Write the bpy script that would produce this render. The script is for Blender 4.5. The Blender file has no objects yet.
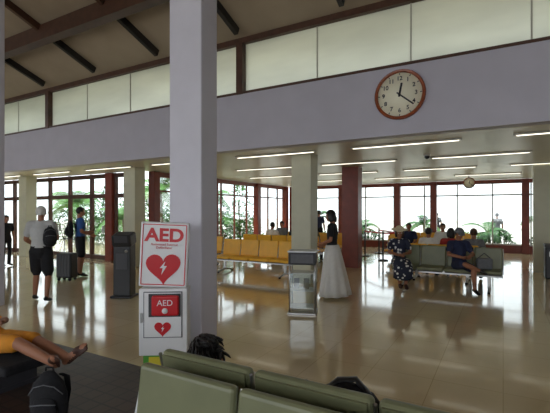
import bpy, bmesh, math, random
import numpy as np
from mathutils import Vector, Matrix
random.seed(7); np.random.seed(7)
D=bpy.data; SC=bpy.context.scene
SC.view_settings.view_transform='Standard'
TH=math.radians(29.7); CT,ST=math.cos(TH),math.sin(TH)
def spot(b,d,z=0.0):
    "ground position from bearing (tan) and depth in front of the viewer, in building axes"
    X=b*d
    return Vector((X*CT-d*ST, X*ST+d*CT, z))
# ---------------------------------------------------------------- materials
def lin(c):
    c=c/255.0
    return c/12.92 if c<=0.04045 else ((c+0.055)/1.055)**2.4
def mat(name,rgb,rough=0.6,metal=0.0,noise=0.0,nscale=8.0,bump=0.0,spec=0.5,emit=0.0):
    m=D.materials.new(name); m.use_nodes=True; nt=m.node_tree; b=nt.nodes['Principled BSDF']
    col=(lin(rgb[0]),lin(rgb[1]),lin(rgb[2]),1)
    b.inputs['Base Color'].default_value=col
    b.inputs['Roughness'].default_value=rough; b.inputs['Metallic'].default_value=metal
    b.inputs['Specular IOR Level'].default_value=spec
    if emit>0:
        b.inputs['Emission Color'].default_value=col; b.inputs['Emission Strength'].default_value=emit
    if noise>0 or bump>0:
        tc=nt.nodes.new('ShaderNodeTexCoord'); n=nt.nodes.new('ShaderNodeTexNoise')
        n.inputs['Scale'].default_value=nscale; n.inputs['Detail'].default_value=4
        nt.links.new(tc.outputs['Object'],n.inputs['Vector'])
        if noise>0:
            r=nt.nodes.new('ShaderNodeValToRGB')
            r.color_ramp.elements[0].position=0.3; r.color_ramp.elements[1].position=0.7
            r.color_ramp.elements[0].color=tuple(x*(1-noise) for x in col[:3])+(1,)
            r.color_ramp.elements[1].color=tuple(min(1,x*(1+noise)) for x in col[:3])+(1,)
            nt.links.new(n.outputs['Fac'],r.inputs['Fac']); nt.links.new(r.outputs['Color'],b.inputs['Base Color'])
        if bump>0:
            bp=nt.nodes.new('ShaderNodeBump'); bp.inputs['Strength'].default_value=bump; bp.inputs['Distance'].default_value=0.02
            nt.links.new(n.outputs['Fac'],bp.inputs['Height']); nt.links.new(bp.outputs['Normal'],b.inputs['Normal'])
    return m
def tile_mat(name,c1,c2,cm,size,rough,mortar=0.006,rot=0,spec=.6,coat=0):
    m=D.materials.new(name); m.use_nodes=True; nt=m.node_tree; b=nt.nodes['Principled BSDF']
    tc=nt.nodes.new('ShaderNodeTexCoord'); mp=nt.nodes.new('ShaderNodeMapping')
    nt.links.new(tc.outputs['Object'],mp.inputs['Vector'])
    br=nt.nodes.new('ShaderNodeTexBrick'); br.offset=0; br.inputs['Scale'].default_value=1
    br.inputs['Brick Width'].default_value=size; br.inputs['Row Height'].default_value=size
    br.inputs['Mortar Size'].default_value=mortar
    for k,c in (('Color1',c1),('Color2',c2),('Mortar',cm)):
        br.inputs[k].default_value=(lin(c[0]),lin(c[1]),lin(c[2]),1)
    nt.links.new(mp.outputs['Vector'],br.inputs['Vector'])
    n=nt.nodes.new('ShaderNodeTexNoise'); n.inputs['Scale'].default_value=1.3; n.inputs['Detail'].default_value=5
    nt.links.new(tc.outputs['Object'],n.inputs['Vector'])
    mx=nt.nodes.new('ShaderNodeMix'); mx.data_type='RGBA'; mx.blend_type='MULTIPLY'
    mx.inputs['Factor'].default_value=0.12
    nt.links.new(br.outputs['Color'],mx.inputs['A']); nt.links.new(n.outputs['Fac'],mx.inputs['B'])
    nt.links.new(mx.outputs['Result'],b.inputs['Base Color'])
    mr=nt.nodes.new('ShaderNodeMapRange'); mr.inputs['To Min'].default_value=rough*0.7; mr.inputs['To Max'].default_value=rough*1.4
    nt.links.new(n.outputs['Fac'],mr.inputs['Value']); nt.links.new(mr.outputs['Result'],b.inputs['Roughness'])
    b.inputs['Specular IOR Level'].default_value=spec
    if coat: b.inputs['Coat Weight'].default_value=coat; b.inputs['Coat Roughness'].default_value=.05
    return m
def glass_mat(name,tint=(0.95,0.98,0.97),gl=0.08):
    m=D.materials.new(name); m.use_nodes=True; nt=m.node_tree; nt.nodes.clear()
    o=nt.nodes.new('ShaderNodeOutputMaterial'); t=nt.nodes.new('ShaderNodeBsdfTransparent'); g=nt.nodes.new('ShaderNodeBsdfGlossy')
    t.inputs['Color'].default_value=tint+(1,); g.inputs['Roughness'].default_value=0.03
    mx=nt.nodes.new('ShaderNodeMixShader'); mx.inputs[0].default_value=gl
    nt.links.new(t.outputs[0],mx.inputs[1]); nt.links.new(g.outputs[0],mx.inputs[2]); nt.links.new(mx.outputs[0],o.inputs[0])
    return m
def frosted_mat(name,col):
    m=D.materials.new(name); m.use_nodes=True; nt=m.node_tree; nt.nodes.clear()
    o=nt.nodes.new('ShaderNodeOutputMaterial'); t=nt.nodes.new('ShaderNodeBsdfTranslucent'); d=nt.nodes.new('ShaderNodeBsdfDiffuse')
    tc=nt.nodes.new('ShaderNodeTexCoord'); w=nt.nodes.new('ShaderNodeTexNoise')
    mp=nt.nodes.new('ShaderNodeMapping'); mp.inputs['Scale'].default_value=(.6,1,2.2)
    w.inputs['Scale'].default_value=1.2; w.inputs['Detail'].default_value=3
    nt.links.new(tc.outputs['Object'],mp.inputs['Vector']); nt.links.new(mp.outputs['Vector'],w.inputs['Vector'])
    r=nt.nodes.new('ShaderNodeValToRGB'); r.color_ramp.elements[0].position=.3; r.color_ramp.elements[1].position=.7
    r.color_ramp.elements[0].color=tuple(x*0.84 for x in col)+(1,); r.color_ramp.elements[1].color=col+(1,)
    nt.links.new(w.outputs['Fac'],r.inputs['Fac']); nt.links.new(r.outputs['Color'],t.inputs['Color'])
    d.inputs['Color'].default_value=col+(1,)
    mx=nt.nodes.new('ShaderNodeMixShader'); mx.inputs[0].default_value=0.28
    nt.links.new(t.outputs[0],mx.inputs[1]); nt.links.new(d.outputs[0],mx.inputs[2]); nt.links.new(mx.outputs[0],o.inputs[0])
    return m
M={}
M['fascia']=mat('fascia_paint',(188,185,196),0.55,noise=0.04,nscale=2)
M['colpaint']=mat('column_paint',(204,201,210),0.5,noise=0.04,nscale=3)
M['colbeige']=mat('column_beige',(198,197,174),0.5,noise=0.05,nscale=3)
M['soffit']=mat('soffit_paint',(202,196,178),0.35,noise=0.04,nscale=1.5)
M['roof']=mat('roof_boards',(158,142,122),0.6,noise=0.08,nscale=1.5)
M['wood']=mat('dark_wood',(76,48,34),0.45,noise=0.25,nscale=6)
M['redwood']=mat('red_post_paint',(122,50,34),0.4,noise=0.15,nscale=5)
M['rafter']=mat('rafter_black',(30,26,24),0.6)
M['tile']=tile_mat('floor_tile',(240,220,178),(234,213,170),(212,188,146),0.6,0.10,.004,spec=.9,coat=.5)
M['darkfloor']=tile_mat('floor_dark_tile',(78,60,50),(66,52,44),(44,36,32),0.15,0.35,0.01)
M['frame']=mat('window_frame',(186,184,176),0.4,0.2)
M['gframe']=mat('window_frame_redbrown',(120,66,46),0.4)
M['dframe']=mat('door_frame_dark',(78,46,36),0.4)
M['glass']=glass_mat('window_glass')
M['cglass']=glass_mat('case_glass',(0.85,0.9,0.9),0.15)
M['frost']=frosted_mat('frosted_clerestory',(0.86,0.89,0.83))
M['lamp']=mat('fluorescent_tube',(255,248,228),0.5,emit=2.2)
M['ground']=mat('outdoor_paving',(200,198,190),0.8,noise=0.1)
M['leaf']=mat('leaf_green',(84,138,58),0.5,noise=0.35,nscale=6)
M['leafd']=mat('leaf_dark',(58,106,50),0.5,noise=0.3,nscale=6)
M['trunk']=mat('palm_trunk',(120,100,78),0.8,noise=0.3,nscale=10)
M['yellow']=mat('vinyl_yellow',(246,186,54),0.4,noise=0.06,nscale=6)
M['olive']=mat('vinyl_olive',(122,124,92),0.38,noise=0.08,nscale=5)
M['chrome']=mat('brushed_steel',(190,190,188),0.28,0.9)
M['black']=mat('black_plastic',(22,22,24),0.4)
M['blackfab']=mat('black_fabric',(26,26,30),0.85,noise=0.3,nscale=30,bump=0.2)
M['darkgrey']=mat('dark_grey',(58,58,62),0.5)
M['white']=mat('white_enamel',(238,238,238),0.35)
M['red']=mat('signal_red',(205,24,34),0.4)
M['green']=mat('label_green',(90,170,60),0.5)
M['labely']=mat('label_yellow',(235,215,60),0.5)
M['clockwood']=mat('clock_wood',(146,72,38),0.25,noise=0.2,nscale=12)
M['clockface']=mat('clock_face',(246,242,216),0.5)
M['skin']=mat('skin_light',(206,158,130),0.55)
M['skint']=mat('skin_tan',(160,108,80),0.55)
M['hairb']=mat('hair_black',(20,16,15),0.45,noise=0.4,nscale=60,bump=0.4)
M['hairw']=mat('hair_white',(214,212,206),0.6,noise=0.1,nscale=50,bump=0.4)
M['hairbr']=mat('hair_brown',(70,46,30),0.5,noise=0.3,nscale=50,bump=0.4)
M['cwhite']=mat('cloth_white',(226,224,218),0.85,noise=0.04,nscale=20)
M['clgrey']=mat('cloth_light_grey',(190,190,188),0.85,noise=0.04,nscale=20)
M['cblack']=mat('cloth_black',(24,24,28),0.85,noise=0.2,nscale=20)
M['cblue']=mat('cloth_blue',(46,88,150),0.85,noise=0.1,nscale=20)
M['cnavy']=mat('cloth_navy',(34,42,72),0.85,noise=0.15,nscale=20)
M['cgrey']=mat('cloth_grey',(110,112,116),0.85,noise=0.1,nscale=20)
M['ckhaki']=mat('cloth_khaki',(120,110,84),0.85)
M['corange']=mat('cloth_orange',(214,140,40),0.85,noise=0.2,nscale=9)
M['cred']=mat('cloth_red',(160,50,46),0.85)
M['shoe']=mat('shoe_dark',(36,32,30),0.6)
M['sandal']=mat('sandal_brown',(70,40,28),0.6)
M['straw']=mat('straw_hat',(214,200,168),0.8,noise=0.1,nscale=40)
M['eyew']=mat('eye_white',(235,232,226),0.3)
M['lip']=mat('lip',(160,84,76),0.5)
# spotted dress
def spotted():
    m=D.materials.new('cloth_patterned'); m.use_nodes=True; nt=m.node_tree; b=nt.nodes['Principled BSDF']; b.inputs['Roughness'].default_value=.85
    tc=nt.nodes.new('ShaderNodeTexCoord'); v=nt.nodes.new('ShaderNodeTexVoronoi'); v.inputs['Scale'].default_value=13
    r=nt.nodes.new('ShaderNodeValToRGB'); r.color_ramp.elements[0].position=.30; r.color_ramp.elements[1].position=.36
    r.color_ramp.elements[0].color=(.75,.75,.72,1); r.color_ramp.elements[1].color=(.02,.025,.05,1)
    nt.links.new(tc.outputs['Object'],v.inputs['Vector']); nt.links.new(v.outputs['Distance'],r.inputs['Fac']); nt.links.new(r.outputs['Color'],b.inputs['Base Color'])
    return m
M['spots']=spotted()
# ---------------------------------------------------------------- builder
class B:
    def __init__(s,name): s.name=name; s.bm=bmesh.new(); s.mats=[]
    def mi(s,m):
        m=M[m] if isinstance(m,str) else m
        if m not in s.mats: s.mats.append(m)
        return s.mats.index(m)
    def add(s,tmp,m,mx=None,smooth=False):
        i=s.mi(m)
        if mx is not None: bmesh.ops.transform(tmp,matrix=mx,verts=tmp.verts)
        for f in tmp.faces: f.material_index=i; f.smooth=smooth
        me=D.meshes.new('t'); tmp.to_mesh(me); tmp.free(); s.bm.from_mesh(me); D.meshes.remove(me)
    def box(s,c,d,m,rot=None,bev=0.0,seg=2):
        t=bmesh.new(); bmesh.ops.create_cube(t,size=1.0)
        bmesh.ops.scale(t,vec=Vector(d),verts=t.verts)
        if bev>0: bmesh.ops.bevel(t,geom=t.edges[:],offset=bev,segments=seg,affect='EDGES',profile=0.5)
        mx=Matrix.Translation(Vector(c))
        if rot is not None: mx=mx@(rot.to_4x4() if hasattr(rot,'to_4x4') else rot)
        s.add(t,m,mx,smooth=False)
    def cyl(s,p0,p1,r0,m,r1=None,seg=16,smooth=True):
        r1=r0 if r1 is None else r1
        p0=Vector(p0);p1=Vector(p1);v=p1-p0
        t=bmesh.new(); bmesh.ops.create_cone(t,cap_ends=True,cap_tris=False,segments=seg,radius1=r0,radius2=r1,depth=v.length)
        mx=Matrix.Translation((p0+p1)/2)@v.to_track_quat('Z','Y').to_matrix().to_4x4()
        s.add(t,m,mx,smooth=smooth and seg>8)
    def sph(s,c,r,m,rot=None,seg=20):
        t=bmesh.new(); bmesh.ops.create_uvsphere(t,u_segments=seg,v_segments=max(8,seg//2+2),radius=1)
        r=(r,r,r) if not hasattr(r,'__len__') else r
        mx=Matrix.Translation(Vector(c))
        if rot is not None: mx=mx@rot.to_4x4()
        mx=mx@Matrix.Diagonal(Vector(r)).to_4x4()
        s.add(t,m,mx,smooth=True)
    def geo(s,v,f,m,smooth=True,mx=None):
        t=bmesh.new(); vs=[t.verts.new(Vector(p)) for p in v]
        for q in f:
            try: t.faces.new([vs[i] for i in q])
            except ValueError: pass
        s.add(t,m,mx,smooth)
    def loft(s,pts,rad,m,side=None,seg=14,cap=True):
        v,f=loft_geo(pts,rad,side,seg,cap); s.geo(v,f,m)
    def text(s,body,size,mx,m,ext=0.002,bold=0.0):
        c=D.curves.new('t','FONT'); c.body=body; c.size=size; c.extrude=ext; c.align_x='CENTER'; c.align_y='CENTER'; c.offset=bold
        o=D.objects.new('t',c); SC.collection.objects.link(o)
        me=bpy.data.meshes.new_from_object(o.evaluated_get(bpy.context.evaluated_depsgraph_get()))
        D.objects.remove(o); t=bmesh.new(); t.from_mesh(me); s.add(t,m,mx)
    def done(s,loc=(0,0,0),yaw=0.0):
        bmesh.ops.recalc_face_normals(s.bm,faces=s.bm.faces)
        me=D.meshes.new(s.name); s.bm.to_mesh(me); s.bm.free()
        for m in s.mats: me.materials.append(m)
        o=D.objects.new(s.name,me); o.location=loc; o.rotation_euler=(0,0,yaw); SC.collection.objects.link(o); return o
def loft_geo(pts,rad,side=None,seg=14,cap=True,fold=0,nf=0):
    pts=[Vector(p) for p in pts]; n=len(pts)
    rad=[(r,r) if not hasattr(r,'__len__') else r for r in rad]
    T=[]
    for i in range(n):
        a=pts[max(0,i-1)]; b=pts[min(n-1,i+1)]; T.append((b-a).normalized())
    if side is None:
        side=Vector((1,0,0)) if abs(T[0].x)<.8 else Vector((0,1,0))
    side=Vector(side)
    rings=[]
    def ring(p,t,rx,ry,k=0):
        s_=(side-side.dot(t)*t)
        if s_.length<1e-4: s_=Vector((0,1,0))-t*t.y
        s_.normalize(); b_=t.cross(s_)
        out=[]
        for j in range(seg):
            a=2*math.pi*j/seg; q=1+k*math.cos(a*nf)
            out.append(p+s_*(math.cos(a)*rx*q)+b_*(math.sin(a)*ry*q))
        return out
    if cap:
        r=min(rad[0]); rings.append(ring(pts[0]-T[0]*r*.75,T[0],rad[0][0]*.62,rad[0][1]*.62))
    for i in range(n): rings.append(ring(pts[i],T[i],rad[i][0],rad[i][1],fold*i/max(1,n-1)))
    if cap:
        r=min(rad[-1]); rings.append(ring(pts[-1]+T[-1]*r*.75,T[-1],rad[-1][0]*.62,rad[-1][1]*.62))
    v=[p for r_ in rings for p in r_]; f=[]
    for i in range(len(rings)-1):
        for j in range(seg):
            k=(j+1)%seg; f.append((i*seg+j,i*seg+k,(i+1)*seg+k,(i+1)*seg+j))
    p0=pts[0]-T[0]*(min(rad[0]) if cap else 0); p1=pts[-1]+T[-1]*(min(rad[-1]) if cap else 0)
    v+= [p0,p1]; a=len(v)-2; L=(len(rings)-1)*seg
    for j in range(seg):
        k=(j+1)%seg; f.append((a,k,j)); f.append((a+1,L+j,L+k))
    return v,f
def sph_geo(c,r,seg=16):
    t=bmesh.new(); bmesh.ops.create_uvsphere(t,u_segments=seg,v_segments=seg//2+2,radius=1)
    r=(r,r,r) if not hasattr(r,'__len__') else r
    v=[Vector((x.co.x*r[0]+c[0],x.co.y*r[1]+c[1],x.co.z*r[2]+c[2])) for x in t.verts]; t.verts.index_update()
    f=[tuple(q.index for q in x.verts) for x in t.faces]; t.free(); return v,f
def remesh(parts,voxel,smooth=4):
    V=[];F=[]
    for v,f in parts:
        o=len(V); V+= [tuple(p) for p in v]; F+=[tuple(i+o for i in q) for q in f]
    me=D.meshes.new('t'); me.from_pydata(V,[],F)
    b=bmesh.new(); b.from_mesh(me); bmesh.ops.recalc_face_normals(b,faces=b.faces); b.to_mesh(me); b.free()
    ob=D.objects.new('t',me); SC.collection.objects.link(ob)
    m=ob.modifiers.new('r','REMESH'); m.mode='VOXEL'; m.voxel_size=voxel; m.adaptivity=0
    if smooth: k=ob.modifiers.new('s','SMOOTH'); k.iterations=smooth; k.factor=.5
    me2=D.meshes.new_from_object(ob.evaluated_get(bpy.context.evaluated_depsgraph_get()))
    D.objects.remove(ob); return me2
# ---------------------------------------------------------------- people
STAND=dict(P=(0,0,.95),C=(0,.0,1.24),N=(0,-.01,1.46),H=(0,.015,1.60),
 SL=(-.17,0,1.40),SR=(.17,0,1.40),EL=(-.235,-.03,1.13),ER=(.235,-.03,1.13),WL=(-.24,.05,.88),WR=(.24,.05,.88),
 HL=(-.09,0,.92),HR=(.09,0,.92),KL=(-.10,.02,.50),KR=(.10,.02,.50),AL=(-.10,-.02,.09),AR=(.10,-.02,.09),TL=(-.12,.13,.035),TR=(.12,.13,.035))
SIT=dict(P=(0,0,.54),C=(0,-.06,.83),N=(0,-.06,1.04),H=(0,-.01,1.18),
 SL=(-.17,-.06,.99),SR=(.17,-.06,.99),EL=(-.23,.02,.74),ER=(.23,.02,.74),WL=(-.13,.24,.64),WR=(.13,.24,.64),
 HL=(-.09,.02,.53),HR=(.09,.02,.53),KL=(-.12,.43,.51),KR=(.12,.43,.51),AL=(-.12,.45,.09),AR=(.12,.45,.09),TL=(-.13,.60,.035),TR=(.13,.60,.035))
def lerp(a,b,t): return Vector(a)*(1-t)+Vector(b)*t
def person(name,loc,yaw,base,J=None,h=1.0,shirt='cwhite',pants='cblack',skin='skin',hair='hairb',shoes='shoe',sleeve='short',legs='long',
           hs='short',hat=None,hy=0,hp=0,hr=0,w=1.0,dress=None,hands=True,strap=False):
    j=dict(base); j.update(J or {}); j={k:Vector(v) for k,v in j.items()}
    parts=[];segs=[]
    side=(j['SR']-j['SL']).normalized()
    def limb(pts,rad,m,sd=None,add=True,seg=14):
        if add: parts.append(loft_geo(pts,rad,sd,seg))
        rad=[(r,r) if not hasattr(r,'__len__') else r for r in rad]
        for i in range(len(pts)-1): segs.append((Vector(pts[i]),Vector(pts[i+1]),rad[i],rad[i+1],m,sd))
    up=(j['C']-j['P']).normalized()
    sm=(j['SL']+j['SR'])/2
    limb([j['P']-up*.06,j['P']+up*.03],[(.145*w,.115*w),(.16*w,.118*w)],pants,side)
    limb([j['P']+up*.04,lerp(j['P'],j['C'],.5),j['C'],lerp(j['C'],sm,.55),sm+up*.0],[(.158*w,.118*w),(.138*w,.105*w),(.158*w,.115*w),(.165*w,.112*w),(.12*w,.075*w)],shirt,side)
    limb([sm,j['N'],lerp(j['N'],j['H'],.6)],[.062,.052,.052],skin)
    for s in 'LR':
        S,E,W_=j['S'+s],j['E'+s],j['W'+s]
        arm=shirt if sleeve=='long' else skin
        limb([lerp(sm,S,.5),S],[.065*w,.062*w],shirt if sleeve!='none' else skin)
        limb([S,lerp(S,E,.55),E],[.052*w,.045*w,.038*w],arm)
        if sleeve=='short': limb([S,lerp(S,E,.62)],[.064*w,.066*w],shirt)
        limb([E,lerp(E,W_,.35),W_],[.039*w,.038*w,.026],arm)
        if sleeve=='long': limb([E,lerp(E,W_,.95)],[.045*w,.037],shirt)
        H_,K,A,T_=j['H'+s],j['K'+s],j['A'+s],j['T'+s]
        lg=pants if legs=='long' else skin
        limb([H_,lerp(H_,K,.5),K],[.088*w,.074*w,.055],lg)
        if legs=='shorts': limb([H_,lerp(H_,K,.5),lerp(H_,K,.88)],[.098*w,.092*w,.088*w],pants)
        limb([K,lerp(K,A,.3),A],[.054,.054,.036],lg)
        if legs=='long': limb([K,lerp(K,A,.93)],[.062,.055],pants)
        fd=(T_-A).normalized(); perp=(A-K).normalized()
        heel=A-fd*.045+perp*.02
        if strap:
            limb([heel,lerp(A,T_,.5),T_],[(.036,.034),(.040,.030),(.042,.020)],skin,None)
            q=perp*.028; limb([heel+q,lerp(A,T_,.5)+q,T_+q*.8+fd*.01],[(.038,.012),(.044,.012),(.046,.010)],shoes,None)
            limb([lerp(A,T_,.55)-perp*.012,lerp(A,T_,.72)-perp*.006],[(.045,.036),(.046,.032)],shoes,None)
        else:
            limb([heel,lerp(A,T_,.5)+perp*.005,T_],[(.038,.036),(.043,.034),(.044,.026)],shoes,None)
    me=remesh(parts,.013)
    b=B(name)
    # classify
    n=len(me.polygons); cen=np.empty(n*3); me.polygons.foreach_get('center',cen); cen=cen.reshape(-1,3)
    best=np.full(n,1e9); idx=np.zeros(n,int)
    for p0,p1,r0,r1,m,sd in segs:
        a=np.array(p0);d=np.array(p1)-a; L2=d@d
        t=np.clip(((cen-a)@d)/L2,0,1); o=cen-(a+t[:,None]*d)
        rx=r0[0]*(1-t)+r1[0]*t; ry=r0[1]*(1-t)+r1[1]*t
        if sd is not None:
            s_=np.array(sd); c=o@s_; o=o+((ry/rx-1)*c)[:,None]*s_
        q=np.linalg.norm(o,axis=1)-ry
        k=b.mi(m); u=q<best; best[u]=q[u]; idx[u]=k
    for p,i in zip(me.polygons,idx): p.material_index=int(i); p.use_smooth=True
    b.bm.from_mesh(me); D.meshes.remove(me)
    # head
    Hm=Matrix.Translation(j['H'])@Matrix.Rotation(math.radians(hy),4,'Z')@Matrix.Rotation(math.radians(hp),4,'X')@Matrix.Rotation(math.radians(hr),4,'Y')
    hpz=[sph_geo((0,-.008,.03),(.074,.092,.088)),sph_geo((0,.022,-.03),(.06,.066,.07)),sph_geo((0,.045,-.07),(.035,.035,.03)),
         loft_geo([(0,.078,.02),(0,.098,-.018)],[.009,.014],seg=10),sph_geo((-.076,-.005,-.005),(.01,.02,.03)),sph_geo((.076,-.005,-.005),(.01,.02,.03)),
         sph_geo((0,.07,.028),(.05,.02,.012)),sph_geo((0,.078,-.052),(.024,.012,.012)),loft_geo([(0,-.02,-.1),(0,-.01,0)],[.05,.05])]
    me=remesh(hpz,.006,2)
    t=bmesh.new(); t.from_mesh(me); D.meshes.remove(me); b.add(t,skin,Hm,True)
    R3=Hm.to_3x3()
    for sx in (-1,1):
        b.sph(Hm@Vector((sx*.03,.074,.008)),.0125,'eyew',seg=10); b.sph(Hm@Vector((sx*.03,.083,.008)),.0065,'black',seg=8)
        b.box(Hm@Vector((sx*.03,.088,.03)),(.03,.006,.006),hair,rot=R3)
    b.box(Hm@Vector((0,.0885,-.053)),(.042,.006,.010),'lip',rot=R3,bev=.002)
    # hair shell
    t=bmesh.new(); bmesh.ops.create_uvsphere(t,u_segments=28,v_segments=20,radius=1)
    bmesh.ops.transform(t,matrix=Matrix.Translation((0,-.014,.032))@Matrix.Diagonal((.086,.102,.100,1)),verts=t.verts)
    zl=-.02 if hs=='short' else -.06
    dl=[v for v in t.verts if (v.co.y>.035 and v.co.z<.058) or (v.co.y>-.03 and v.co.z<.0) or v.co.z<zl-.02]
    bmesh.ops.delete(t,geom=dl,context='VERTS'); b.add(t,hair,Hm,True)
    if hs=='bob':
        for sx in (-1,1):
            v,f=loft_geo([(sx*.07,-.02,.05),(sx*.083,-.02,-.03),(sx*.075,-.02,-.10)],[(.022,.05),(.022,.06),(.015,.045)],(1,0,0)); b.geo(v,f,hair,mx=Hm)
        v,f=loft_geo([(0,-.06,.04),(0,-.085,-.06),(0,-.08,-.12)],[(.07,.04),(.08,.035),(.06,.02)],(1,0,0)); b.geo(v,f,hair,mx=Hm)
    if hs=='messy':
        rr=random.Random(3)
        for i in range(260):
            a=rr.uniform(0,6.28); e=rr.uniform(-.85,1.5)
            d=Vector((math.cos(a)*math.cos(e)*.088,-.012+math.sin(a)*math.cos(e)*.104,.035+math.sin(e)*.102))
            if d.y>.03 and d.z<.06: continue
            tdir=Vector((rr.uniform(-.8,.8),rr.uniform(-.9,.1),-.9)).normalized()*.08
            o_=d.normalized()*.008
            v,f=loft_geo([d,d+tdir*.35+o_,d+tdir*.7+o_,d+tdir+o_*.3],[.010,.010,.008,.002],seg=6); b.geo(v,f,hair,mx=Hm)
    if hat=='sun':
        v,f=loft_geo([(0,-.01,.075),(0,-.01,.085)],[(.19,.20),(.15,.16)],(1,0,0),24,False); b.geo(v,f,'straw',mx=Hm)
        b.sph(Hm@Vector((0,-.012,.08)),(.095,.11,.085),'straw',rot=R3)
    if hat=='cap':
        t=bmesh.new(); bmesh.ops.create_uvsphere(t,u_segments=24,v_segments=14,radius=1)
        bmesh.ops.transform(t,matrix=Matrix.Translation((0,-.012,.055))@Matrix.Diagonal((.092,.108,.088,1)),verts=t.verts)
        bmesh.ops.delete(t,geom=[v for v in t.verts if v.co.z<.05],context='VERTS'); b.add(t,'cgrey',Hm,True)
        v,f=loft_geo([(0,.07,.06),(0,.16,.045)],[(.075,.008),(.055,.006)],(1,0,0)); b.geo(v,f,'cgrey',mx=Hm)
    # hands
    if hands:
        for s in 'LR':
            E,W_=j['E'+s],j['W'+s]; d=(W_-E).normalized()
            f0=Vector((0,1,0.3)) ; tv=(f0-f0.dot(d)*d)
            if tv.length<.3: tv=Vector((0,0,1))-d*d.z
            tv.normalize(); nn=d.cross(tv)
            inward=Vector((1 if s=='L' else -1,0,-.2))
            if nn.dot(inward)<0: nn=-nn
            hp_=[loft_geo([W_-d*.02,W_+d*.03,W_+d*.085],[(.024,.02),(.036,.016),(.04,.012)],tv,12)]
            for k,(off,ln) in enumerate(((.030,.070),(.010,.078),(-.010,.072),(-.030,.056))):
                a=W_+d*.088+tv*off; b1=a+d*ln*.45+nn*ln*.10; c1=b1+d*ln*.27+nn*ln*.22; e1=c1+d*ln*.12+nn*ln*.22
                hp_.append(loft_geo([a-d*.02,b1,c1,e1],[.0095,.0088,.008,.007],seg=8))
            a=W_+d*.02+tv*.028; hp_.append(loft_geo([a,a+d*.03+tv*.024+nn*.008,a+d*.062+tv*.03+nn*.016],[.013,.011,.0085],seg=8))
            me=remesh(hp_,.0045,1); t=bmesh.new(); t.from_mesh(me); D.meshes.remove(me); b.add(t,skin,None,True)
    if dress: dress(b,j)
    o=b.done(loc,yaw); o.scale=(h,h,h); return o
def skirt(m,top,bot,r0,r1,fold=.1,nf=9):
    def f(b,j):
        pts=[lerp(top,bot,i/8) for i in range(9)]
        rad=[(r0+(r1-r0)*(i/8)**.8,(r0*.8+(r1-r0)*(i/8)**.8)) for i in range(9)]
        v,q=loft_geo(pts,rad,(1,0,0),54,False,fold,nf); b.geo(v,q,m)
    return f
# ---------------------------------------------------------------- architecture
def slab(name,x0,x1,y0,y1,z0,z1,m,bev=0):
    b=B(name); b.box(((x0+x1)/2,(y0+y1)/2,(z0+z1)/2),(x1-x0,y1-y0,z1-z0),m,bev=bev); return b.done()
SOF=2.97
slab('floor',-24,9,3.0,19.5,-.1,0,'tile')
slab('floor_dark_paving',-24,9,-6,3.0,-.1,0,'darkfloor')
slab('ground_outside',-70,60,-30,90,-.3,-.12,'ground')
slab('wall_fascia',-24,9,7.0,7.25,SOF,4.15,'fascia')
b=B('ceiling')
b.box((-7.5,8.2,SOF+.17),(33,1.9,.3),'soffit'); b.box((-.5,14.3,SOF+.17),(19.4,10.3,.3),'soffit')
b.done()
slab('wall_left',-24.2,-24,-6,9.2,-.1,6,'fascia')
slab('wall_right',9,9.2,-6,19.5,-.1,8,'fascia')
# clerestory
b=B('window_clerestory')
b.box((-7.5,7.12,4.69),(33,.03,1.06),'frost')
for x in (-18.75,-11.8,-4.85,2.1): b.box((x,7.08,4.69),(.16,.22,1.1),'wood')
for i in range(-14,8):
    x=-4.85+i*1.74
    b.box((x,7.10,4.69),(.022,.03,1.06),'frame')
b.box((-7.5,7.1,5.28),(33,.2,.12),'wood'); b.box((-7.5,7.08,4.17),(33,.18,.05),'wood')
b.done()
# roof
SL=.376; A=math.atan(SL)
b=B('ceiling_roof')
def roofz(y): return 5.34+SL*(7-y)
def rquad(y0,z0,y1,z1,t=.15):
    v=[(-24.5,y0,z0),(9.5,y0,z0),(9.5,y1,z1),(-24.5,y1,z1)]; v+=[(a,c,d+t) for a,c,d in v]
    b.geo(v,[(0,1,2,3),(7,6,5,4),(0,4,5,1),(1,5,6,2),(2,6,7,3),(3,7,4,0)],'roof',smooth=False)
rquad(8.4,roofz(8.4),0.5,roofz(.5)); rquad(.5,roofz(.5),-6,5.6)
b.done()
b=B('trim_roof_beams')
def rafter(x,y0,y1,w=.09,h=.16,m='rafter'):
    L=(y0-y1)/math.cos(A); ym=(y0+y1)/2
    b.box((x,ym,roofz(ym)-h/2),(w,L,h),m,rot=Matrix.Rotation(-A,3,'X'))
for i in range(-5,6): rafter(-4.75+i*2.27,6.75,5.5)
for i in range(-5,6): rafter(-4.75+i*2.27,5.3,.6,m='wood')
b.box((-7.5,5.42,roofz(5.42)-.16),(33,.24,.34),'wood')
b.box((-7.5,3.4,roofz(3.4)-.12),(33,.2,.26),'wood')
b.done()
# back wall, large openings to daylight behind the viewer
b=B('wall_back')
b.box((-7.5,-6,.35),(33,.2,.9),'fascia'); b.box((-7.5,-6,5.2),(33,.2,1.0),'fascia')
for i in range(7): b.box((-23.5+i*5.4,-6,2.7),(.5,.2,4.2),'fascia')
b.done()
# columns
def column(x,y,w,d,h,m,base=False):
    b=B('column'); b.box((0,0,h/2),(w,d,h),m,bev=.015)
    return b.done((x,y,0))
column(-3.2,3.65,.49,.29,roofz(3.65)+.02,'colpaint'); column(-7.93,3.65,.49,.29,roofz(3.65)+.02,'colpaint')
for x in (-15.6,-9.8,-4.05): column(x,8.5,.5,.4,SOF+.03,'colbeige')
column(-3.94,11.57,.5,.4,SOF+.03,'redwood'); column(.95,13.2,.45,.4,SOF+.03,'colbeige')
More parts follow.
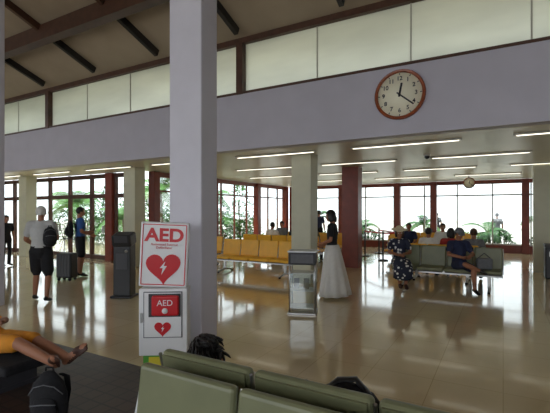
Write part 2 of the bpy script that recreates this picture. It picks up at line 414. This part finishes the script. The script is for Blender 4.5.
# far window wall
def glazing(name,p0,p1,post,step,frame='frame',zt=2.35,sill=.3,posts=()):
    p0=Vector(p0);p1=Vector(p1); L=(p1-p0).length; d=(p1-p0)/L; yaw=math.atan2(d.y,d.x)
    b=B(name); n=max(1,round(L/step))
    b.box((L/2,0,sill/2),(L,.14,sill),'redwood'); b.box((L/2,0,SOF-.08),(L,.16,.16),'redwood')
    b.box((L/2,0,zt),(L,.07,.06),frame); b.box((L/2,0,sill+.03),(L,.08,.06),frame)
    for i in range(n+1): b.box((i*L/n,0,(SOF+sill)/2),(.05,.07,SOF-sill),frame)
    for x in posts: b.box((x,-.05,SOF/2),(.26,.26,SOF),'redwood',bev=.01)
    b.box((L/2,0.0,(SOF+sill)/2),(L,.012,SOF-sill),'glass')
    return b.done((p0.x,p0.y,0),yaw)
glazing('window_far',(-9.70,18.75,0),(8.95,18.75,0),0,1.35,posts=(0.1,2.8,5.5,7.05,10.47,13.2,16))
glazing('window_garden',(-9.95,9.3,0),(-9.95,18.6,0),0,.95,frame='gframe',posts=(.1,3.2,6.4,9.15))
# glazed door wall at left
b=B('door_glazed')
for i in range(12):
    x=-23.9+i*1.25
    if x>-10.1: continue
    b.box((x,9.1,SOF/2),(.10,.12,SOF),'dframe')
    b.box((x+.6,9.1,1.05),(.03,.08,.25),'chrome')
b.box((-11.6,9.05,SOF/2),(.34,.2,SOF),'redwood',bev=.01)
for z in (.08,2.2,SOF-.08): b.box((-17,9.1,z),(13.7,.1,.14),'dframe')
b.box((-17,9.1,SOF/2),(13.6,.012,SOF),'glass'); b.done()
# strip lights
b=B('ceiling_strip_lights')
for r,y in enumerate((8.0,10.4,13.0,15.8)):
    for i in range(12):
        x=-22+i*2.9+(r%2)*1.2
        if y>9 and x<-9.0: continue
        if x>7.5: continue
        b.box((x,y,SOF+.005),(2.1,.10,.03),'frame'); b.box((x,y,SOF-.014),(2.0,.045,.012),'lamp')
b.done()
b=B('ceiling_dome_camera'); b.cyl((0,0,0),(0,0,-.04),.08,'white'); b.sph((0,0,-.05),(.06,.06,.06),'black'); p=spot(.38,9.3); b.done((p.x,p.y,SOF+.02))
# ---------------------------------------------------------------- clock
def clock(name,loc,R,yaw=0,hour=12.36,full=True):
    b=B(name); X90=Matrix.Rotation(math.radians(90),4,'X')
    seg=48; prof=[(R,0),(R,.05),(R*.97,.075),(R*.91,.07),(R*.87,.04),(R*.87,.0)]
    v=[];f=[]
    for i in range(seg):
        a=2*math.pi*i/seg
        for r,d in prof: v.append((math.sin(a)*r,-d,math.cos(a)*r))
    k=len(prof)
    for i in range(seg):
        n_=(i+1)%seg
        for q in range(k): f.append((i*k+q,i*k+(q+1)%k,n_*k+(q+1)%k,n_*k+q))
    b.geo(v,f,'clockwood',smooth=False)
    b.cyl((0,0,0),(0,-.03,0),R*.89,'clockface',seg=48)
    for i in range(12):
        a=math.radians(30*i); c=Vector((math.sin(a),0,math.cos(a)))
        if full: b.text(str(12 if i==0 else i),R*.23,Matrix.Translation(c*R*.64+Vector((0,-.033,0)))@X90,'black',bold=.002)
        b.box(c*R*.82+Vector((0,-.032,0)),(R*.03,.004,R*.07),'black',rot=Matrix.Rotation(a,3,'Y'))
    for ang,L,w in ((math.radians(hour%12*30),R*.46,R*.08),(math.radians(hour%1*360),R*.70,R*.055)):
        c=Vector((math.sin(ang),0,math.cos(ang))); b.box(c*L*.4+Vector((0,-.04,0)),(w,.006,L*1.2),'black',rot=Matrix.Rotation(ang,3,'Y'))
    b.cyl((0,-.03,0),(0,-.05,0),R*.05,'black')
    if not full: b.cyl((0,.02,R*.9),(0,.02,SOF-loc[2]),.015,'darkgrey')
    return b.done(loc,yaw)
p=spot(.3125,6.84); clock('wall_clock',(p.x,6.998,1.65+117*6.84/400),.425)
p=spot(.485,14.5); clock('hanging_clock',(p.x,p.y,2.70),.20,yaw=.3,full=False)
# ---------------------------------------------------------------- benches
def bench(name,loc,yaw,n,m,sw=.55,arms=False,rec=.12):
    b=B(name); L=n*sw
    for i in range(n):
        x=-L/2+sw*(i+.5)
        b.box((x,-.24,.42),(sw-.02,.50,.07),m,bev=.025,seg=3)
        b.box((x,.07,.66),(sw-.02,.06,.46),m,rot=Matrix.Rotation(-rec,3,'X'),bev=.025,seg=3)
        b.box((x,-.24,.375),(sw-.05,.46,.02),'darkgrey')
        b.box((x,.105,.66),(sw-.06,.012,.42),m,rot=Matrix.Rotation(-rec,3,'X'))
    b.box((0,-.2,.33),(L,.07,.06),'chrome'); b.box((0,.09,.45),(L,.03,.05),'chrome')
    for i in range(n+1):
        x=-L/2+sw*i; b.cyl((x,-.02,.34),(x,.12,.87),.009,'chrome',seg=8)
    for x in ([-L/2+.25,L/2-.25] if n<5 else [-L/2+.25,0,L/2-.25]):
        b.box((x,-.2,.2),(.07,.05,.28),'chrome',bev=.008)
        b.cyl((x,-.2,.10),(x,-.5,.03),.024,'chrome',seg=10); b.cyl((x,-.2,.10),(x,.14,.03),.024,'chrome',seg=10)
        b.cyl((x,-.5,0),(x,-.5,.04),.03,'black',seg=10); b.cyl((x,.14,0),(x,.14,.04),.03,'black',seg=10)
        b.cyl((x,-.1,.33),(x,.1,.5),.018,'chrome',seg=8)
    return b.done(loc,yaw)
PI=math.pi
bench('airport_bench',(.15,1.73,0),PI,6,'olive',.6)     # far row, seen from behind
bench('airport_bench',(-.1,1.34,0),0,5,'olive',.6)      # near row facing viewer
bench('airport_bench',(-1.1,9.6,0),0,4,'olive',.55)
bench('airport_bench',(-1.3,10.2,0),PI,3,'yellow',.55)
bench('airport_bench',(-5.75,9.15,0),0,4,'yellow',.60)
bench('airport_bench',(-8.4,9.9,0),0,3,'yellow',.57)
bench('airport_bench',(-6.4,11.6,0),PI,5,'yellow',.57)
bench('airport_bench',(-6.4,13.6,0),0,5,'yellow',.57)
bench('airport_bench',(-2.2,13.4,0),0,4,'yellow',.57)
bench('airport_bench',(-2.4,15.6,0),0,5,'yellow',.57)
# backless padded bench at left
b=B('padded_bench')
for i in range(4): b.box((-5.75+i*.6,2.05,.28),(.58,.5,.09),'blackfab',bev=.03,seg=3)
for x in (-5.6,-4.0): b.box((x,2.05,.13),(.06,.4,.22),'darkgrey'); b.box((x,2.05,.02),(.08,.5,.04),'darkgrey')
b.done()
# ---------------------------------------------------------------- AED stand
b=B('aed_cabinet_stand')
X90=Matrix.Rotation(math.radians(90),4,'X')
b.box((0,.0,.02),(.46,.30,.04),'darkgrey',bev=.008)
b.box((0,.03,.09),(.42,.2,.14),'green',bev=.006); b.box((0,-.072,.09),(.3,.01,.09),'labely')
b.box((0,.02,.50),(.50,.22,.70),'white',bev=.012)
b.box((.0,-.092,.58),(.40,.010,.48),'cgrey',bev=.003)
b.box((.0,-.097,.58),(.38,.010,.46),'white')
b.box((.02,-.100,.68),(.33,.012,.24),'darkgrey')
b.box((.03,-.118,.68),(.28,.05,.21),'red',bev=.02,seg=3)
b.text('AED',.085,Matrix.Translation((.03,-.146,.71))@X90,'white')
b.cyl((.03,-.143,.63),(.03,-.149,.63),.03,'white')
def heart(b,c,s,m,bolt=None):
    P=[]
    for i in range(40):
        t=2*math.pi*i/40; P.append((c[0]+s*.0625*16*math.sin(t)**3*.5,c[1],c[2]+s*.0625*(13*math.cos(t)-5*math.cos(2*t)-2*math.cos(3*t)-math.cos(4*t))*.5))
    v=P+[(a,d-.005,e) for a,d,e in P]; n=len(P)
    f=[tuple(range(n)),tuple(range(2*n-1,n-1,-1))]+[(i,(i+1)%n,n+(i+1)%n,n+i) for i in range(n)]
    b.geo(v,f,m,smooth=False)
    if bolt:
        z=[(.07,.20),(-.11,-.03),(-.015,-.03),(-.06,-.26),(.12,.04),(.02,.04)]
        v=[(c[0]+x*s*.9,c[1]-.007,c[2]+y*s*.85) for x,y in z]; b.geo(v,[(0,1,2,5),(5,2,3,4)],bolt,smooth=False)
heart(b,(.0,-.104,.44),.17,'red','white')
b.box((-.22,-.10,.55),(.02,.02,.10),'chrome')
TL_=math.radians(2.5)
R3=Matrix.Rotation(TL_,3,'Y'); SG=Matrix.Translation((.0,.0,1.20))@Matrix.Rotation(TL_,4,'Y')
b.box((0,.0,1.20),(.50,.10,.68),'white',rot=R3,bev=.012)
b.box((0,.08,.85),(.3,.06,.3),'white')
for c,d in (((0,-.052,.315),(.45,.006,.009)),((0,-.052,-.315),(.45,.006,.009)),((-.225,-.052,0),(.009,.006,.63)),((.225,-.052,0),(.009,.006,.63))):
    b.box(SG@Vector(c),d,'red',rot=R3)
b.text('AED',.19,SG@Matrix.Translation((0,-.053,.20))@X90@Matrix.Scale(1.1,4,(1,0,0)),'red',.003,bold=.006)
b.text('Automated External\nDefibrillator',.034,SG@Matrix.Translation((0,-.053,.09))@X90,'red')
heart(b,(-.13*math.sin(TL_),-.052,1.20-.13),.36,'red','white')
b.done((-3.13,3.12,0),math.radians(33))
# ---------------------------------------------------------------- kiosk
b=B('payphone_kiosk')
b.box((0,0,.02),(.42,.36,.04),'black',bev=.01); b.box((0,0,.55),(.34,.26,1.04),'black',bev=.02)
b.box((0,-.02,1.12),(.38,.30,.24),'black',rot=Matrix.Rotation(.25,3,'X'),bev=.04,seg=3)
b.box((0,-.175,1.13),(.26,.01,.14),'darkgrey',rot=Matrix.Rotation(.25,3,'X')); b.box((0,-.135,.7),(.22,.01,.3),'darkgrey')
b.cyl((.1,-.14,.9),(.1,-.16,.9),.03,'chrome'); b.done(spot(-.376,7.8),math.radians(25))
b=B('waste_bin'); b.box((0,0,.4),(.44,.44,.78),'black',bev=.03); b.box((0,0,.82),(.46,.46,.08),'darkgrey',bev=.02); b.box((0,-.222,.62),(.26,.01,.12),'chrome'); b.done(spot(.70,9.9),0)
# brochure stand
b=B('brochure_display_stand')
b.box((0,0,.015),(.46,.40,.03),'chrome',bev=.005)
for sx in (-1,1):
    for sy in (-1,1): b.cyl((sx*.2,sy*.17,.02),(sx*.2,sy*.17,1.0),.013,'chrome',seg=10)
for z in (.10,.38,.66): 
    b.box((0,0,z),(.40,.34,.012),'chrome')
b.box((0,-.172,.38),(.39,.006,.56),'cglass'); b.box((.2,0,.38),(.006,.33,.56),'cglass'); b.box((-.2,0,.38),(.006,.33,.56),'cglass')
b.box((0,0,.90),(.44,.38,.20),'darkgrey',bev=.012); b.box((0,-.194,.90),(.36,.006,.14),'cgrey'); b.box((0,0,1.01),(.46,.4,.02),'chrome')
for i in range(2): b.box((-.1+i*.16,-.05,.48),(.09,.02,.17),('cgrey','ckhaki')[i],rot=Matrix.Rotation(-.2,3,'X'))
b.done(spot(.07,6.6),math.radians(20))
# queue barrier
def stanchion(name,loc,to=None):
    b=B(name); b.cyl((0,0,0),(0,0,.03),.17,'black',seg=24); b.cyl((0,0,.03),(0,0,.95),.03,'black'); b.cyl((0,0,.93),(0,0,1.0),.04,'chrome')
    if to is not None:
        v=Vector(to)-Vector(loc); a=math.atan2(v.y,v.x); b.box((v.x/2,v.y/2,.93),(v.length,.006,.055),'red',rot=Matrix.Rotation(a,3,'Z'))
    return b.done(loc)
q=[spot(.225,15),spot(.27,13.6),spot(.31,13.6),spot(.26,16)]
for i in range(4): stanchion('queue_barrier',q[i],q[i+1] if i<3 else None)
# ---------------------------------------------------------------- plants
def palm(name,loc,h,nf,L,seed,m='leaf'):
    r=random.Random(seed); b=B(name)
    b.loft([(0,0,-.1),(.05,.02,h*.5),(0,0,h)],[.09,.07,.06],'trunk')
    for k in range(nf):
        a=2*PI*k/nf+r.uniform(-.2,.2); e=r.uniform(.25,1.25); l=L*r.uniform(.8,1.1)
        pts=[]; p=Vector((0,0,h)); el=e
        for i in range(11):
            pts.append(p.copy()); p=p+Vector((math.cos(a)*math.cos(el),math.sin(a)*math.cos(el),math.sin(el)))*l/10; el-=.19
        b.loft(pts[::2],[.014,.012,.01,.008,.006,.003],'leafd',seg=6)
        V=[];F=[]
        sdv=Vector((-math.sin(a),math.cos(a),0))
        for i in range(1,40):
            t=i/40*10; q=min(9,int(t)); c=pts[q].lerp(pts[q+1],t-q); tg=(pts[q+1]-pts[q]).normalized()
            ll=L*.30*math.sin(PI*min(1,(i/40)*.85+.12))
            for sg in (-1,1):
                d=(sdv*sg+tg*.55-Vector((0,0,.35))).normalized()*ll; o=len(V)
                V+=[c-tg*.014,c+tg*.014,c+d*.5+tg*.018,c+d,c+d*.5-tg*.012]; F.append((o,o+1,o+2,o+3,o+4))
        b.geo(V,F,m,smooth=False)
    return b.done(loc)
def bush(name,loc,R,H,n,seed,m='leafd'):
    r=random.Random(seed); b=B(name); z0=0
    V=[];F=[]
    for i in range(14):
        a=r.uniform(0,6.28); b.cyl((0,0,z0-.1),(math.cos(a)*R*.5,math.sin(a)*R*.5,z0+H*.7),.012,'trunk',seg=6)
    for i in range(n):
        a=r.uniform(0,6.28); q=r.random()**.5*R; z=z0+r.random()*H; k=math.sin(PI*min(.95,(z-z0)/H*.8+.2)); c=Vector((math.cos(a)*q*k,math.sin(a)*q*k,z))
        d=Vector((math.cos(a)+r.uniform(-.6,.6),math.sin(a)+r.uniform(-.6,.6),r.uniform(-.4,.9))).normalized(); s_=d.cross(Vector((r.uniform(-1,1),r.uniform(-1,1),1))).normalized()
        l=r.uniform(.14,.3); o=len(V); V+=[c,c+d*l*.4+s_*l*.2,c+d*l,c+d*l*.4-s_*l*.2]; F.append((o,o+1,o+2,o+3))
    b.geo(V,F,m,smooth=False); return b.done(loc)
g=[(-12.5,12.2,2.6),(-15.5,12.8,1.4),(-18.5,12.5,2.2),(-12.6,16.5,1.2),(-21.5,14,2.0),(-14.5,18,2.5)]
for i,(x,y,h) in enumerate(g): palm('palm_tree',(x,y,-.12),h,14,1.7,i+1)
for i in range(18):
    x=-23.5+i*.85*.82; bush('garden_shrub',(x,15.0+(i%3)*.9,-.12),.8,1.9+.7*(i%3),520,20+i,'leaf' if i%2 else 'leafd')
for i,(x,y) in enumerate(((-11.2,11.5),(-11.3,13.2),(-11.4,14.9),(-11.3,16.6),(-12,18.6))): bush('garden_shrub',(x,y,-.12),.6,1.4,360,50+i)
for i,(x,y,h) in enumerate(((-6.6,21,.8),(-3.6,22,1.1),(-.6,20.9,.8),(1.6,21.2,1.4),(4.2,22,.9),(-9.5,21.5,1.4),(2.9,20.9,.5))): palm('palm_tree',(x,y,-.12),h,12,1.3,30+i,'leafd')
for i in range(12): bush('garden_shrub',(-9+i*1.5,20.6+(i%2)*.8,-.12),.6,.75,220,70+i)
# ---------------------------------------------------------------- bags
def backpack(name,loc,yaw,tilt=0,s=1.0,m='blackfab'):
    b=B(name); R=Matrix.Rotation(tilt,4,'X')
    def T(c): return R@Vector([x*s for x in c])
    R3=R.to_3x3()
    b.loft([T((0,0,.03)),T((0,0,.14)),T((0,0,.28)),T((0,.01,.38)),T((0,.02,.44))],[(.15*s,.09*s),(.168*s,.105*s),(.16*s,.10*s),(.135*s,.085*s),(.08*s,.05*s)],m,side=(1,0,0),seg=24)
    b.loft([T((0,-.09,.06)),T((0,-.11,.15)),T((0,-.09,.26))],[(.11*s,.04*s),(.12*s,.05*s),(.09*s,.035*s)],m,side=(1,0,0),seg=18)
    b.loft([T((-.11,-.13,.235)),T((0,-.155,.255)),T((.11,-.13,.235))],[.006*s]*3,'cgrey',seg=6,side=(0,0,1))
    b.loft([T((-.15,-.06,.30)),T((-.09,-.09,.385)),T((0,-.095,.41)),T((.09,-.09,.385)),T((.15,-.06,.30))],[.005*s]*5,'cgrey',seg=6,side=(0,1,0))
    for sx in (-1,1):
        b.loft([T((sx*.08,.09,.42)),T((sx*.10,.16,.36)),T((sx*.11,.16,.22)),T((sx*.11,.08,.06))],[(.028*s,.008),(.03*s,.01),(.026*s,.008),(.015*s,.006)],m,side=(1,0,0),seg=8)
    b.loft([T((-.04,.04,.44)),T((-.03,.04,.51)),T((.03,.04,.51)),T((.04,.04,.44))],[.01*s]*4,m,side=(0,1,0),seg=8)
    return b.done(loc,yaw)
backpack('backpack',(-3.10,1.86,.0),math.radians(35),math.radians(6),.84)
def suitcase(name,loc,yaw):
    b=B(name); b.box((0,0,.36),(.42,.26,.60),'black',bev=.04,seg=3)
    for i in range(5): b.box((-.16+i*.08,-.132,.36),(.015,.008,.5),'darkgrey')
    for sx in (-.15,.15):
        b.cyl((sx,.09,.62),(sx,.09,.98),.009,'chrome',seg=8)
        for sy in (-.09,.09): b.cyl((sx-.02,sy,.035),(sx+.02,sy,.035),.035,'black',seg=12)
    b.box((0,.09,.99),(.34,.03,.03),'black',bev=.01); return b.done(loc,yaw)
p=spot(-.52,9.7); suitcase('rolling_suitcase',p,.3)
b=B('handbag')
b.loft([(-.11,0,.16),(0,0,.18),(.11,0,.155)],[(.085,.13),(.10,.155),(.08,.125)],'blackfab',side=(0,1,0))
b.box((0,0,.01),(.24,.16,.03),'blackfab',bev=.01)
b.loft([(-.11,0,.27),(-.04,.02,.325),(.05,.02,.335),(.12,0,.27)],[(.03,.012)]*4,'black',side=(0,1,0),seg=8)
b.done((-.70,1.96,.455),.3)
# ---------------------------------------------------------------- people placement
def yaw_to(dx,dy): return math.atan2(-dx,dy)   # local +Y -> (dx,dy)
VIEW=(-ST,CT); RIGHT=(CT,ST)
def face(f,r): return yaw_to(f*VIEW[0]+r*RIGHT[0], f*VIEW[1]+r*RIGHT[1])
# white-haired man, back three-quarter, walking
p=spot(-.585,7.35); y1=face(1,-.25)
person('man_walking',p,y1,STAND,dict(KL=(-.10,.10,.51),AL=(-.13,.10,.09),TL=(-.15,.25,.035),KR=(.11,.03,.49),AR=(.13,-.14,.09),TR=(.15,-.0,.035),
   EL=(-.25,.02,1.13),WL=(-.20,.22,1.02),ER=(.27,-.05,1.14),WR=(.23,.10,1.32)),h=1.02,shirt='clgrey',pants='cblack',skin='skint',hair='hairw',legs='shorts',w=1.10)
o=backpack('backpack',(0,0,0),0,0,.68); R=Matrix.Rotation(y1,4,'Z'); o.location=p+R@Vector((.21,-.22,1.06)); o.rotation_euler=(0,0,y1+.35)
# man in blue, facing right/away
p=spot(-.487,10.2); y2=face(.6,.8)
person('man_standing',p,y2,STAND,dict(EL=(-.24,.0,1.13),WL=(-.14,.20,1.1),ER=(.25,-.02,1.13),WR=(.2,.2,1.04)),h=1.03,shirt='cblue',pants='cblack',skin='skint',hair='hairb',legs='shorts')
o=backpack('backpack',(0,0,0),0,0,.8); R=Matrix.Rotation(y2,4,'Z'); o.location=p+R@Vector((0,-.24,1.04)); o.rotation_euler=(0,0,y2)
# woman in white skirt
p=spot(.143,7.75)
person('woman_in_white_skirt',p,face(.35,-.9),STAND,dict(EL=(-.23,-.03,1.14),WL=(-.10,.17,1.06),ER=(.22,-.03,1.14),WR=(.10,.18,1.02),H=(0,.035,1.59)),h=.985,
   shirt='cblack',pants='cwhite',skin='skint',hair='hairb',sleeve='short',legs='long',hs='bob',w=.92,hp=-12,
   dress=skirt('cwhite',Vector((0,0,1.03)),Vector((0,-.06,.05)),.155,.33,.09,9))
# seated woman with hat
person('woman_in_sun_hat',Vector((-2.04,9.28,0)),face(-1,-.15),SIT,dict(KL=(-.09,.43,.53),KR=(.10,.43,.50),AL=(-.05,.50,.09),AR=(.06,.42,.09),TL=(-.05,.64,.035),TR=(.06,.56,.035),
  WL=(-.03,.3,.72),WR=(.06,.30,.7)),h=1.0,shirt='spots',pants='spots',skin='skint',hair='hairbr',legs='bare',sleeve='short',hs='bob',hat='sun',hp=-10,w=.95,shoes='sandal',
  dress=lambda b,j:(b.loft([(0,.0,.54),(0,.2,.55),(0,.42,.52),(0,.50,.40),(0,.50,.24)],[(.19,.11),(.20,.115),(.20,.10),(.20,.08),(.21,.07)],'spots',side=(1,0,0),seg=24)))
# seated man with cap, legs crossed
person('man_in_cap',Vector((-.80,9.26,0)),face(-1,-.05),SIT,dict(KL=(-.10,.43,.50),KR=(.08,.44,.60),AR=(-.20,.45,.48),TR=(-.32,.50,.42),
  WL=(-.04,.28,.72),WR=(.05,.30,.72),EL=(-.25,.06,.76),ER=(.25,.06,.76)),h=1.0,shirt='cnavy',pants='cnavy',skin='skint',legs='shorts',hat='cap',hp=-22,shoes='shoe')
b=B('shoulder_bag'); b.box((0,0,.12),(.30,.16,.24),'cgrey',bev=.04,seg=3); b.loft([(-.13,0,.22),(0,0,.34),(.13,0,.22)],[.01]*3,'black',seg=6,side=(0,1,0)); b.done((-.34,9.32,.46),.2)
# back row sitters facing away
for i,(x,sh,hr_) in enumerate(((-1.6,'cwhite','hairb'),(-1.1,'cred','hairb'),(-.6,'cgrey','hairbr'))):
    person('seated_traveller',(x,10.5,0),0,SIT,dict(),h=.97,shirt=sh,pants='cnavy',skin='skint',hair=hr_,hs='bob' if i%2 else 'short',hy=(-15,25,0,-20)[i])
for i,(x,y,f_,sh) in enumerate(((-6.9,11.95,0,'cwhite'),(-6.0,11.95,0,'cblack'),(-5.4,11.95,0,'ckhaki'),(-7.3,13.3,PI,'cgrey'),(-2.6,13.1,PI,'cnavy'),(-1.6,13.1,PI,'cwhite'))):
    person('seated_traveller',(x,y,0),f_,SIT,dict(),h=1,shirt=sh,pants='cblack',skin='skint',hair='hairb',hs='short')
person('man_standing',spot(-.672,12.2),face(-.4,.8),STAND,dict(),h=.9,shirt='cblack',pants='cblack',skin='skint',hair='hairb')
for i,(bb,dd,sh) in enumerate(((.405,23.3,'cblack'),(.555,19.5,'cgrey'),(.11,17,'cnavy'),(.065,19,'cblack'))):
    q=spot(bb,dd)
    person('traveller_standing',(q.x,q.y,0 if q.y<18.6 else -.12),face(1,.3*i),STAND,dict(),h=1.0,shirt=sh,pants='cblack',skin='skint',hair='hairb')
# sleeping person on near bench
X0=-1.60; Y0=1.98
person('sleeping_passenger',(0,0,0),0,SIT,dict(P=(X0+.50,Y0+.02,.555),C=(X0+.34,Y0+.02,.57),N=(X0+.12,Y0+.02,.64),H=(X0,Y0,.75),
  SL=(X0+.20,Y0-.08,.69),SR=(X0+.2,Y0+.12,.57),EL=(X0+.40,Y0-.08,.62),ER=(X0+.40,Y0+.14,.54),WL=(X0+.46,Y0+.08,.54),WR=(X0+.44,Y0+.16,.50),
  HL=(X0+.52,Y0+.06,.53),HR=(X0+.50,Y0+.1,.53),KL=(X0+.60,Y0+.36,.50),KR=(X0+.48,Y0+.38,.50),AL=(X0+.6,Y0+.42,.12),AR=(X0+.48,Y0+.44,.1),TL=(X0+.62,Y0+.57,.035),TR=(X0+.48,Y0+.59,.035)),
  shirt='cwhite',pants='cnavy',skin='skint',hair='hairb',hs='messy',hy=10,hp=-25,hr=-50,w=.9)
# lying person at left, legs toward viewer's right
dx=.26; dz=-.155
def q_(x,y,z): return (x+dx,y+.07,z+dz)
person('resting_passenger',(0,0,0),0,SIT,dict(P=q_(-4.60,1.95,.57),C=q_(-4.90,1.95,.60),N=q_(-5.13,1.95,.66),H=q_(-5.27,1.95,.72),
  SL=q_(-5.05,2.12,.62),SR=q_(-5.05,1.78,.62),EL=q_(-4.85,2.2,.66),ER=q_(-4.85,1.70,.66),WL=q_(-4.65,2.05,.70),WR=q_(-4.65,1.85,.70),
  HL=q_(-4.5,2.04,.56),HR=q_(-4.5,1.86,.56),KL=q_(-4.03,2.07,.60),KR=q_(-4.03,1.90,.63),AL=q_(-3.50,2.03,.555),AR=q_(-3.46,1.88,.57),TL=q_(-3.36,2.09,.66),TR=q_(-3.32,1.80,.66)),
  shirt='corange',pants='corange',skin='skint',hair='hairb',shoes='sandal',legs='shorts',hp=40,strap=True,w=.95)
# ---------------------------------------------------------------- lights, world, camera
w=D.worlds.new('sky'); SC.world=w; w.use_nodes=True; bg=w.node_tree.nodes['Background']
bg.inputs[0].default_value=(.90,.95,1,1); bg.inputs[1].default_value=2.6
sd=D.lights.new('sun','SUN'); sd.energy=4.5; sd.angle=.02; sd.color=(1,.95,.86); so=D.objects.new('sun',sd); so.rotation_euler=(math.radians(18),math.radians(-12),0); SC.collection.objects.link(so)
cd=D.cameras.new('camera'); cd.sensor_width=36; cd.lens=36*400/550; cd.shift_y=.010; cd.clip_end=300
co=D.objects.new('camera',cd); co.location=(0,0,1.65); co.rotation_euler=(math.radians(90),0,TH); SC.collection.objects.link(co); SC.camera=co
